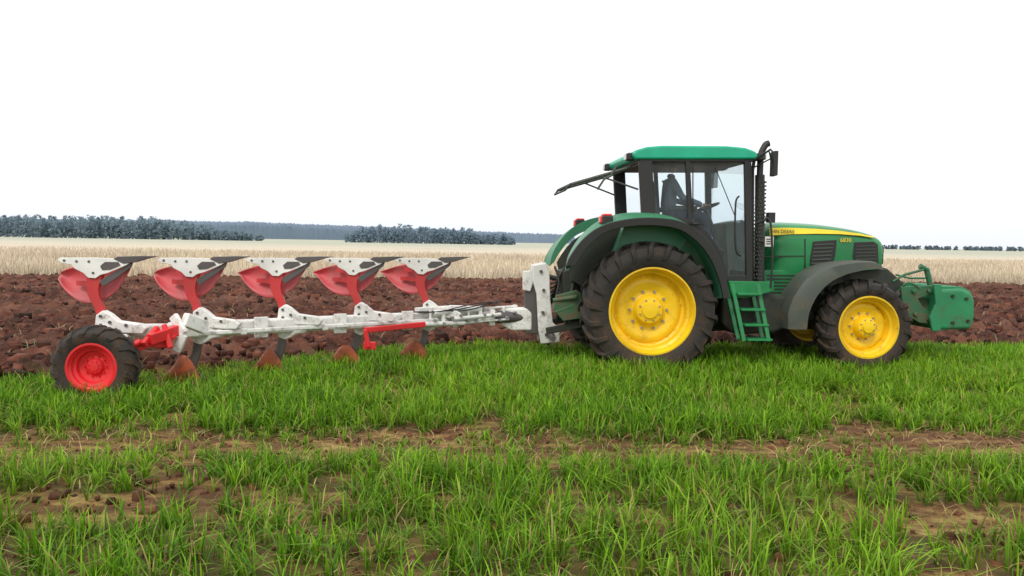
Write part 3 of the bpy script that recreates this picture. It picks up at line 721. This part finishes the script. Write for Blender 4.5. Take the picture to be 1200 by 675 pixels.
def gmat():
    m,nt,N,L,P=newmat("field_ground")
    g=N.new("ShaderNodeNewGeometry"); pos=g.outputs["Position"]
    mp=N.new("ShaderNodeMapping"); L.new(pos,mp.inputs[0]); mp.inputs["Scale"].default_value=(.35,1,1)
    def at(n): a=N.new("ShaderNodeAttribute"); a.attribute_name=n; return a.outputs["Fac"]
    n1=noise(N,L,pos,2.2,10,.65); n2=noise(N,L,pos,16,8,.7); n3=noise(N,L,mp.outputs[0],5,8,.7); n4=noise(N,L,pos,60,4,.7); n0=noise(N,L,mp.outputs[0],.35,3,.5)
    soil=ramp(N,L,n1.outputs[0],[(.34,(.016,.005,.003)),(.5,(.062,.020,.012)),(.66,(.19,.07,.042))]).outputs[0]
    soil=mix(N,L,ramp(N,L,n2.outputs[0],[(.45,(0,0,0)),(.75,(.85,.85,.85))]).outputs[0],soil,(.17,.062,.04),'MIX')
    soil=mix(N,L,ramp(N,L,n0.outputs[0],[(.45,(0,0,0)),(.62,(.35,.35,.35))]).outputs[0],soil,(.24,.12,.08))
    soil=mix(N,L,ramp(N,L,n4.outputs[0],[(.60,(0,0,0)),(.70,(.6,.6,.6))]).outputs[0],soil,(.34,.23,.16))
    near=ramp(N,L,n3.outputs[0],[(.3,(.05,.02,.011)),(.46,(.14,.06,.024)),(.57,(.32,.20,.065)),(.72,(.50,.37,.14))]).outputs[0]
    near=mix(N,L,ramp(N,L,n2.outputs[0],[(.44,(0,0,0)),(.66,(.85,.85,.85))]).outputs[0],near,(.105,.038,.018))
    gg=math_(N,L,'MULTIPLY',at("gr"),.6)
    near=mix(N,L,gg,near,(.035,.07,.01))
    mp2=N.new("ShaderNodeMapping"); L.new(pos,mp2.inputs[0]); mp2.inputs["Scale"].default_value=(.04,.12,1)
    n5=noise(N,L,mp2.outputs[0],1.0,8,.65)
    dr=ramp(N,L,n5.outputs[0],[(.3,(.47,.39,.29)),(.5,(.60,.52,.41)),(.7,(.70,.63,.51))]).outputs[0]
    dr=mix(N,L,ramp(N,L,n3.outputs[0],[(.45,(0,0,0)),(.7,(.4,.4,.4))]).outputs[0],dr,(.42,.34,.24))
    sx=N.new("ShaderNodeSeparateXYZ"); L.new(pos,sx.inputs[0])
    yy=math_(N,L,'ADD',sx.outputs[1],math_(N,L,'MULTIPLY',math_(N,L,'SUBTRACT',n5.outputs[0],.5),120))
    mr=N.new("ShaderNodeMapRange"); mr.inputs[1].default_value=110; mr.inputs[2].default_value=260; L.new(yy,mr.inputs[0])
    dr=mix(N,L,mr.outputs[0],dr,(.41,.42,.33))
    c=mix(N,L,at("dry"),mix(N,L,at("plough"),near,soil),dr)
    L.new(c,P.inputs["Base Color"]); P.inputs["Roughness"].default_value=.8; P.inputs["Specular IOR Level"].default_value=.25
    b=N.new("ShaderNodeBump"); b.inputs["Strength"].default_value=.8; b.inputs["Distance"].default_value=.035
    L.new(math_(N,L,'ADD',n2.outputs[0],math_(N,L,'MULTIPLY',n4.outputs[0],.4)),b.inputs["Height"]); L.new(b.outputs[0],P.inputs["Normal"])
    return m
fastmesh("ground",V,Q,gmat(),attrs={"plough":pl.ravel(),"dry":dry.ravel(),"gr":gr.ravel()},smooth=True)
# ------------------------------------------------------------------ blades
def colmat(name,trans=.35,rough=.5):
    m,nt,N,L,P=newmat(name); a=N.new("ShaderNodeAttribute"); a.attribute_name="Col"
    P.inputs["Roughness"].default_value=rough; L.new(a.outputs["Color"],P.inputs["Base Color"]); P.inputs["Specular IOR Level"].default_value=.25
    if trans>0:
        t=N.new("ShaderNodeBsdfTranslucent"); L.new(a.outputs["Color"],t.inputs[0]); ms=N.new("ShaderNodeMixShader"); ms.inputs[0].default_value=trans
        L.new(P.outputs[0],ms.inputs[1]); L.new(t.outputs[0],ms.inputs[2]); L.new(ms.outputs[0],N["Material Output"].inputs[0])
    return m
def blades(name,x,y,z,h,w,az,lean,c0,c1,mat):
    n=len(x); ts=np.array([0,.4,.75,1.0]); dx,dy=np.cos(az),np.sin(az); V=np.zeros((n,4,2,3)); C=np.zeros((n,4,2,3))
    wv=np.array([.75,1.0,.7,.08])
    tw=rng.uniform(-.8,.8,n); px_,py_=-np.sin(az+tw),np.cos(az+tw)
    for k,t in enumerate(ts):
        cx=x+dx*lean*h*t**2; cy=y+dy*lean*h*t**2; cz=z+h*(t-.35*np.clip(lean,0,1.2)*t**2.2)
        for j,sg in enumerate((-1,1)):
            V[:,k,j,0]=cx+sg*px_*w*wv[k]*.5; V[:,k,j,1]=cy+sg*py_*w*wv[k]*.5; V[:,k,j,2]=cz
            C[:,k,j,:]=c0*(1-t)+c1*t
    base=np.arange(n)[:,None,None]*8; q=np.array([[0,1,3,2],[2,3,5,4],[4,5,7,6]])[None]
    return fastmesh(name,V.reshape(-1,3),(base+q).reshape(-1,4),mat,cols=C.reshape(-1,3),smooth=True)
NP=150000
y=np.sqrt(rng.random(NP))*11.9+2.4; x=rng.uniform(-1,1,NP)*(.66*y+2.6)+.3
dn,bare,cl,cl2,s0=grassness(x,y)
rowp=.5+.5*np.cos(s0*2*math.pi/.25+ .8*(fbm(x,y,.8,21)-.5))
dn=dn*(.3+.7*rowp)
dn=dn*ss((edge(x)-y+ (cl2-.5)*.6)/.25)
lod=np.clip(1.15-y*.045,.6,1)
keep=rng.random(NP)<dn*.80*lod
x,y,cl,cl2,s0,bare,lod=x[keep],y[keep],cl[keep],cl2[keep],s0[keep],bare[keep],lod[keep]
K=6
ex=lambda a:np.repeat(a,K)
bx=ex(x)+rng.normal(0,.015,len(x)*K); by=ex(y)+rng.normal(0,.015,len(x)*K); n=len(bx)
print("blades",n)
hedge=ex(.72+.28*ss((edge(x)-y)/1.2*1.0+.15))
hh=ex((.14+.12*cl)*rng.uniform(.75,1.2,len(x)))*rng.uniform(.6,1.25,n)*(1-.5*ex(bare))*hedge
lean=rng.gamma(2.2,.25,n); az=rng.uniform(0,2*math.pi,n); ww=rng.uniform(.006,.011,n)/ex(lod)
v=rng.random(n)[:,None]; pv=ex(rng.random(len(x)))[:,None]; zc=ex(ss((fbm(x,y,.7,41)-.35)/.3))[:,None]
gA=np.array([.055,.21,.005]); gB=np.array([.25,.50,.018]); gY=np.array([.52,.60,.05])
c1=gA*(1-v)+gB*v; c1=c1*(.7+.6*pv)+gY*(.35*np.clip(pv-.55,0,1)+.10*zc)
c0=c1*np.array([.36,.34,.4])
dead=(rng.random(n)<.05)[:,None]; c1=np.where(dead,np.array([.5,.4,.13]),c1); c0=np.where(dead,np.array([.3,.22,.1]),c0)
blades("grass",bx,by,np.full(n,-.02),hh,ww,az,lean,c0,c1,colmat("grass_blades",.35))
# straw litter
n=34000; x=rng.uniform(-8,9,n); y=rng.uniform(2.6,12,n); s0=y-.085*x
kp=(rng.random(n)<(.15+.85*np.exp(-((s0-6.1)/.6)**4)+.5*ss((4.9-s0)/.8)))&(y<edge(x)+.2)
x=x[kp];y=y[kp];n=len(x); g=rng.random(n)[:,None]
c=np.array([.22,.12,.05])*(1-g)+np.array([.62,.5,.22])*g
blades("straw_litter",x,y,np.full(n,.012)+rng.uniform(0,.02,n),rng.uniform(.03,.09,n),rng.uniform(.003,.007,n),rng.uniform(0,6.28,n),rng.uniform(.9,2.4,n),c*.8,c,colmat("straw",0.1,.7))
# clods
def clods(name,n,gen,mat):
    cube=np.array([[-1,-1,-1],[1,-1,-1],[1,1,-1],[-1,1,-1],[-1,-1,1],[1,-1,1],[1,1,1],[-1,1,1]],float)*.6
    x,y,z,r,c=gen(n); n=len(x)
    V=cube[None]*(1+rng.uniform(-.4,.4,(n,8,3)))*r[:,None,None]*rng.uniform(.6,1.3,(n,1,3))
    a=rng.uniform(0,6.28,n); ca,sa=np.cos(a)[:,None],np.sin(a)[:,None]
    vx=V[:,:,0]*ca-V[:,:,1]*sa; vy=V[:,:,0]*sa+V[:,:,1]*ca
    V=np.stack([vx+x[:,None],vy+y[:,None],V[:,:,2]+z[:,None]],2)
    q=np.array([[0,3,2,1],[4,5,6,7],[0,1,5,4],[1,2,6,5],[2,3,7,6],[3,0,4,7]])[None]
    Q=(np.arange(n)[:,None,None]*8+q).reshape(-1,4)
    return fastmesh(name,V.reshape(-1,3),Q,mat,cols=np.repeat(c,8,0))
def g1(n):
    x=rng.uniform(-18,22,n); y=8+rng.random(n)**1.5*26
    k=(y>edge(x)-.1)&(y<far(x)); x,y=x[k],y[k]; r=rng.gamma(1.8,.026,len(x))+.012; g=rng.random((len(x),1))
    c=np.array([.018,.006,.004])*(1-g)+np.array([.22,.08,.05])*g**1.4
    return x,y,rng.uniform(-.02,.12,len(x)),np.minimum(r,.14),c
def g2(n):
    x=rng.uniform(-8,9,n); y=rng.uniform(2.4,9,n); r=rng.gamma(2,.006,n)+.004; g=rng.random((n,1))
    return x,y,rng.uniform(-.01,.01,n),r,np.array([.04,.018,.01])*(1-g)+np.array([.18,.07,.035])*g
CM=colmat("clod_soil",0,.9)
clods("soil_clods",34000,g1,CM); clods("soil_crumbs",9000,g2,CM)
n=14000; x=rng.uniform(-18,22,n); y=9+rng.random(n)**1.4*24; k=(y>edge(x))&(fbm(x,y,.8,51)>.45); x,y=x[k],y[k]; n=len(x); g=rng.random(n)[:,None]
c=np.array([.1,.14,.03])*(1-g)+np.array([.5,.4,.26])*g
blades("buried_stubble",x,y,rng.uniform(.02,.12,n),rng.uniform(.06,.18,n),rng.uniform(.008,.016,n),rng.uniform(0,6.28,n),rng.uniform(.3,2,n),c*.7,c,colmat("stubble",.1,.8))
# dry grass stand
n=100000; x=rng.uniform(-62,75,n); t=rng.random(n)**1.8; y=far(x)+.2+t*55+ (fbm(x,x*0,.6,31)-.5)*1.6
g=rng.random(n)[:,None]; pn=fbm(x,y,.25,33)[:,None]
c=(np.array([.45,.36,.25])*(1-g)+np.array([.77,.68,.54])*g)*(.7+.6*pn)
h_=rng.uniform(.3,.62,n)*(.7+.6*pn[:,0])
blades("dry_grass",x,y,np.zeros(n),h_,rng.uniform(.018,.04,n)*(1+t),rng.uniform(0,6.28,n),rng.uniform(.05,.45,n),c*.8,c,colmat("dry_grass_blades",.25,.8))
# ------------------------------------------------------------------ distant trees
def treemass(name,trees,col,leaf,nf,mat):
    Vs=[];Cs=[]
    for (tx,ty,th,tr,conif) in trees:
        m=nf
        u=rng.random(m)**.8; zz=th*(.02+.98*u)
        if conif: rad=tr*(1.15-u)*1.0
        else: rad=tr*np.sqrt(np.clip(1-((u-.45)/.58)**2,.05,1))
        a=rng.uniform(0,6.28,m); q=np.sqrt(rng.random(m))
        c=np.stack([tx+rad*q*np.cos(a),ty+rad*q*np.sin(a),zz],1)
        d1=rng.normal(0,1,(m,3)); d1/=np.linalg.norm(d1,axis=1)[:,None]; d2=np.cross(d1,rng.normal(0,1,(m,3))); d2/=np.linalg.norm(d2,axis=1)[:,None]
        s=leaf*rng.uniform(.5,1.3,(m,1)); 
        Vs.append(np.stack([c-d1*s,c-d2*s*.7,c+d1*s,c+d2*s*.7],1))
        sh=(.88+.16*u)[:,None]*rng.uniform(.9,1.08,(m,1))*rng.uniform(.94,1.06)
        Cs.append(np.repeat((np.array(col)*sh)[:,None,:],4,1))
        w=.012*th+.05
        for (ax,ay) in ((w,0),(0,w)):
            Vs.append(np.array([[[tx-ax,ty-ay,0],[tx+ax,ty+ay,0],[tx+ax*.5,ty+ay*.5,th*.7],[tx-ax*.5,ty-ay*.5,th*.7]]]))
            Cs.append(np.repeat((np.array(col)*.85)[None,None,:],4,1))
    V=np.concatenate(Vs).reshape(-1,3); C=np.concatenate(Cs).reshape(-1,3); Q=np.arange(len(V)).reshape(-1,4)
    return fastmesh(name,V,Q,mat,cols=C)
TMt=colmat("hazy_foliage",.5,.95)  # distance haze is put into the blue-grey tree and hill colours
def span(px0,px1,d,step,hf,rr=.55,con=.4,depth=25):
    out=[]; x=(px0-600)/F*d; xe=(px1-600)/F*d
    while x<xe:
        dd=d+rng.uniform(0,depth); h=hf((x/d)*F+600)*rng.uniform(.72,1.12)
        out.append((x,dd,h,h*rr*rng.uniform(.4,.7)+.8,rng.random()<con)); x+=step*rng.uniform(.5,1.5)
    return out
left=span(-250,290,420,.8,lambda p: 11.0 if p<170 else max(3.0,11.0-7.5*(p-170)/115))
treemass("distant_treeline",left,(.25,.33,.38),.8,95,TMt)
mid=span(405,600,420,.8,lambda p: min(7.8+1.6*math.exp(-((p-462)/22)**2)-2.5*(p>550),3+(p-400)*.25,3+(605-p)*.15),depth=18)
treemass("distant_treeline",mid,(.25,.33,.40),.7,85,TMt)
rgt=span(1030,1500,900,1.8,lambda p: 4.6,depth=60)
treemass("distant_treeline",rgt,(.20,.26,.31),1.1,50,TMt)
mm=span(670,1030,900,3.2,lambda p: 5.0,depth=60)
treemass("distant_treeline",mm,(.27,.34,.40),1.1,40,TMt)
def ridge(name,px0,px1,d,hf,col,seed):
    pxs=np.arange(px0,px1,.8); hs=np.array([hf(p) for p in pxs]); xw=(pxs-600)/F*d
    hs=hs*(1+.10*(fbm(xw,xw*0,.02,seed,4,.6)-.5))+3.5*(rng.random(len(xw))-.5)
    n=len(xw); V=[];C=[]
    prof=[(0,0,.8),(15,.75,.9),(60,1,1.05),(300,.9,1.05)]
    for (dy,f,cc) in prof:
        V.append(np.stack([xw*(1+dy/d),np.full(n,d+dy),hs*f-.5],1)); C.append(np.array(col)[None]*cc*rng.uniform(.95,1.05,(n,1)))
    V=np.concatenate(V);C=np.concatenate(C); i=(np.arange(3)[:,None]*n+np.arange(n-1)[None]).ravel(); Q=np.stack([i,i+1,i+n+1,i+n],1)
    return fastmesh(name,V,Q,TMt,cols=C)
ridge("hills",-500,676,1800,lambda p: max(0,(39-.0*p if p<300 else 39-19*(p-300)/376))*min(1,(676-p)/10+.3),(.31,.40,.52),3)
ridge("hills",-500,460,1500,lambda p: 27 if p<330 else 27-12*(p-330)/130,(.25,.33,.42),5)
# ------------------------------------------------------------------ light
EL=math.radians(48); AZ=math.radians(205)
w=bpy.data.worlds.new("World"); S.world=w; w.use_nodes=True; nt=w.node_tree; N=nt.nodes; L=nt.links
bg=N["Background"]; sky=N.new("ShaderNodeTexSky"); sky.sky_type='NISHITA'; sky.sun_disc=False; sky.sun_elevation=EL; sky.sun_rotation=AZ; sky.dust_density=4; sky.air_density=1.2
tc=N.new("ShaderNodeTexCoord"); sx=N.new("ShaderNodeSeparateXYZ"); L.new(tc.outputs["Generated"],sx.inputs[0])
cr=ramp(N,L,sx.outputs[2],[(0,(.78,.81,.87)),(.04,(.86,.875,.91)),(.09,(.95,.95,.955)),(.2,(1,1,.99))])
sc=N.new("ShaderNodeVectorMath"); sc.operation='SCALE'; sc.inputs[3].default_value=13.2; L.new(cr.outputs[0],sc.inputs[0])
c=mix(N,L,.9,sky.outputs[0],sc.outputs[0]); L.new(c,bg.inputs[0]); bg.inputs[1].default_value=.1
sl=bpy.data.lights.new("sun",'SUN'); sl.energy=1.5; sl.angle=math.radians(12); sl.color=(1,.94,.85)
so=bpy.data.objects.new("sun",sl); S.collection.objects.link(so)
sv=Vector((math.cos(EL)*math.sin(AZ),math.cos(EL)*math.cos(AZ),math.sin(EL)))
so.rotation_euler=(-sv).to_track_quat('-Z','Y').to_euler(); so.location=(0,0,20)
S.view_settings.view_transform='Standard'; S.view_settings.look='None'; S.view_settings.exposure=0
